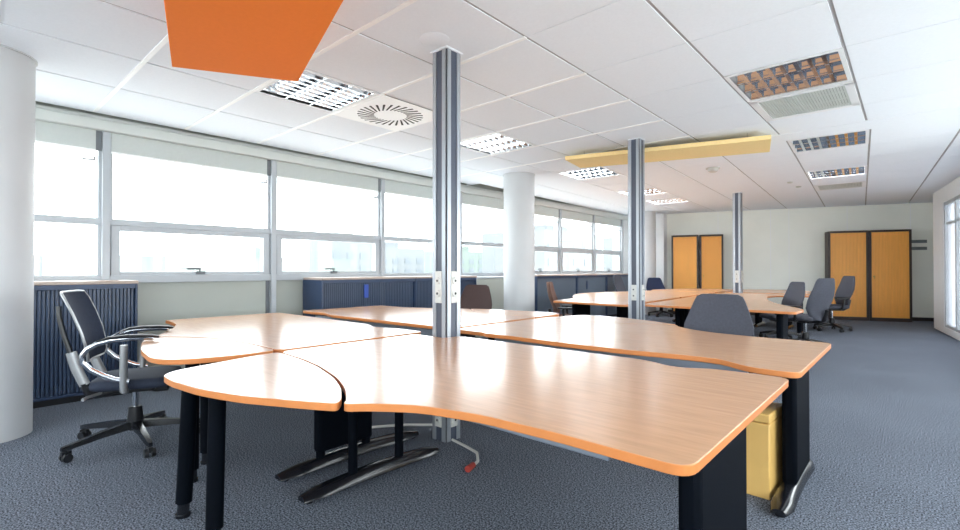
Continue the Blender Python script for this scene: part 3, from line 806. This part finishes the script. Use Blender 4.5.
def bx(z): return -.235 - .16 * (z - .46) - .10 * max(0, z - .62) + .035 * math.sin((z - .46) / .56 * PI)


prof = [(.60, .17), (.63, .19), (.70, .205), (.78, .215), (.90, .22), (.99, .22), (1.03, .205)]
mb = cushion(prof, lambda z, y: bx(z) + .7 * y * y, .012, 12); mb.build('backrest', 'mesh', t, angle=60)
edge = [(bx(z) + .7 * hw * hw - .006, hw, z) for z, hw in prof]
topc = [(bx(1.035) + .7 * y * y - .006, y, 1.035) for y in (.15, .08, 0, -.08, -.15)]
bot = [(bx(.59) + .7 * y * y - .006, y, .59) for y in (-.12, 0, .12)]
mb = MB(); mb.tube(edge + topc + [(x, -y, z) for x, y, z in edge[::-1]] + bot, .008, 8, loop=True); mb.build('back_rim', 'silver', t)
for s in (-1, 1):
    mb = MB(); mb.tube([(-.23, s * .185, .45), (-.275, s * .185, .56), (-.30, s * .185, .66)], .021, 10, flat=1.4); u = mb.build('back_upright', 'silver', t)
    mb = MB(); mb.tube([(-.10, s * .14, .385), (-.18, s * .17, .375), (-.215, s * .18, .40), (-.235, s * .185, .46)], .024, 10); mb.build('upright_foot', 'black', u)
    mb = MB(); mb.tube([(-.298, s * .185, .64), (-.335, s * .18, .76), (-.365, s * .17, .88), (-.37, s * .165, .95)], .014, 10); mb.build('upright_cover', 'black', u)
    # arm: grey stem, loop tube, dark pad
    mb = MB(); mb.tube([(-.01, s * .23, .40), (-.01, s * .268, .41), (-.01, s * .275, .46), (-.01, s * .275, .70)], .022, 12); ao = mb.build('armrest', 'silver', t)
    mb = MB(); pts = [(.15, s * .275, .738), (.10, s * .275, .742), (.02, s * .275, .742), (-.08, s * .27, .735), (-.15, s * .268, .715), (-.20, s * .265, .685), (-.225, s * .263, .645), (-.22, s * .263, .60), (-.18, s * .265, .555), (-.12, s * .268, .515), (-.06, s * .272, .485), (.02, s * .275, .465)]
    mb.tube(pts, .013, 10, flat=1.3); mb.build('arm_loop', 'chrome', ao)
    mb = MB(); mb.tube([(.18, s * .275, .742), (.15, s * .275, .748), (.09, s * .275, .752), (.0, s * .275, .754), (-.09, s * .27, .748), (-.15, s * .268, .728)], [.01, .018, .022, .023, .019, .01], 10, flat=.6); mb.build('arm_pad', 'black', ao)
mb = MB(); mb.tube([(-.12, -.12, .39), (-.2, -.26, .385), (-.21, -.3, .38)], .01, 8); mb.build('lever', 'silver', t)

# ------------------------------------------------------------------ floor things
t = thing('metal_box', 'beige metal box with a lid standing under the second desk', 'box', (-.692, 2.99, 0), -.04)
mb = MB(); mb.box(-.15, .15, -.15, .15, .0, .385); mb.build('body', 'beige', t, bevel=.006)
mb = MB(); mb.box(-.152, .152, -.152, .152, .39, .435); lo = mb.build('lid', 'beige', t, bevel=.006)
mb = MB(); mb.box(-.03, .06, -.156, -.15, .395, .405); mb.build('lid_slot', 'hole', lo)
mb = MB(); mb.tube([(-2.36, 2.36, .012), (-2.2, 2.33, .012), (-2.06, 2.28, .02), (-1.98, 2.2, .014), (-1.95, 2.12, .012)], .009, 8)
t = tag(mb.build('power_cable', 'cable'), 'white power cable with a red plug on the carpet by the front post', 'cable')
mb = MB(); mb.cyl((-1.955, 2.13, .018), (-1.935, 2.06, .018), .017, .02, 12); mb.build('plug', 'red', t)
mb = MB(); mb.tube([(-3.1, 2.0, .012), (-2.85, 2.35, .012), (-2.62, 2.55, .012), (-2.56, 2.46, .012)], .010, 8)
tag(mb.build('power_cable', 'cable'), 'white power cable on the carpet left of the front post', 'cable')

# ------------------------------------------------------------------ outside the windows
mb = MB(); mb.box(-180, 160, -120, 180, -9.2, -9); struct(mb.build('ground', 'ground'))


def bld(label, x, y, dx, dy, h, mt='building', rows=5, cols=6):
    t = thing('building', label, 'building', (x, y, -9), 0, 'hazy buildings beyond the windows')
    mb = MB(); mb.box(-dx / 2, dx / 2, -dy / 2, dy / 2, 0, h); mb.box(-dx / 4, dx / 5, -dy / 6, dy / 5, h, h + 1.0); mb.build('wall', mt, t)
    mb = MB()
    for r in range(rows):
        for c2 in range(cols):
            z = h * .3 + h * .65 * r / rows; y2 = -dy / 2 + dy * (c2 + .25) / cols
            mb.box(dx / 2, dx / 2 + .06, y2, y2 + dy / cols * .5, z, z + h * .65 / rows * .5)
    mb.build('window_grid', 'pane_dark', t)


bld('long low hazy building seen through the second window bay', -46, 17, 8, 22, 11.2, 'building2', 3, 10)
bld('hazy building seen through the leftmost window bay', -60, -3, 9, 18, 11.4, 'building', 4, 8)
bld('hazy tower group seen through the third window bay, left part', -52, 32, 9, 7, 13.5, 'building', 6, 4)
bld('hazy tower seen through the third window bay, right part', -55, 41, 9, 8, 13, 'building', 6, 4)
bld('hazy block seen left of the front post', -60, 60, 9, 12, 13.2, 'building2', 6, 5)
bld('hazy block seen between the front post and the middle pillar', -34, 50, 9, 13, 14.5, 'building', 6, 5)
bld('hazy block seen right of the middle pillar', -34, 82, 9, 16, 15.5, 'building', 6, 5)
bld('hazy block seen through the farthest window bay', -22, 84, 8, 10, 14.5, 'building2', 6, 5)
for k, (x, y, r, lb) in enumerate(((-30, 6.5, 1.1, 'hazy tree crown low in the second window bay'), (-34, 27, 1.2, 'hazy tree crown beside the front post'), (-16, 45, 1.3, 'hazy tree crown in the far window bays'))):
    t = thing('tree', lb, 'tree', (x, y, -9), 0, 'hazy trees beyond the windows')
    mb = MB(); rings = []
    for q in range(9):
        a = PI * q / 8; rr = max(.05, math.sin(a)) * r * 2.2
        rings.append([(rr * (1 + .2 * math.sin(5 * p + q * 2 + k)) * math.cos(2 * PI * p / 18), rr * (1 + .2 * math.cos(7 * p + q)) * math.sin(2 * PI * p / 18), 9.4 - 1.6 * r - math.cos(a) * r * 1.6) for p in range(18)])
    mb.loft(rings); mb.build('crown', 'tree', t)
    mb = MB(); mb.cyl((0, 0, 0), (0, 0, 9.4 - 2.4 * r), .2, .15, 10); mb.build('trunk', 'brown_frame', t)
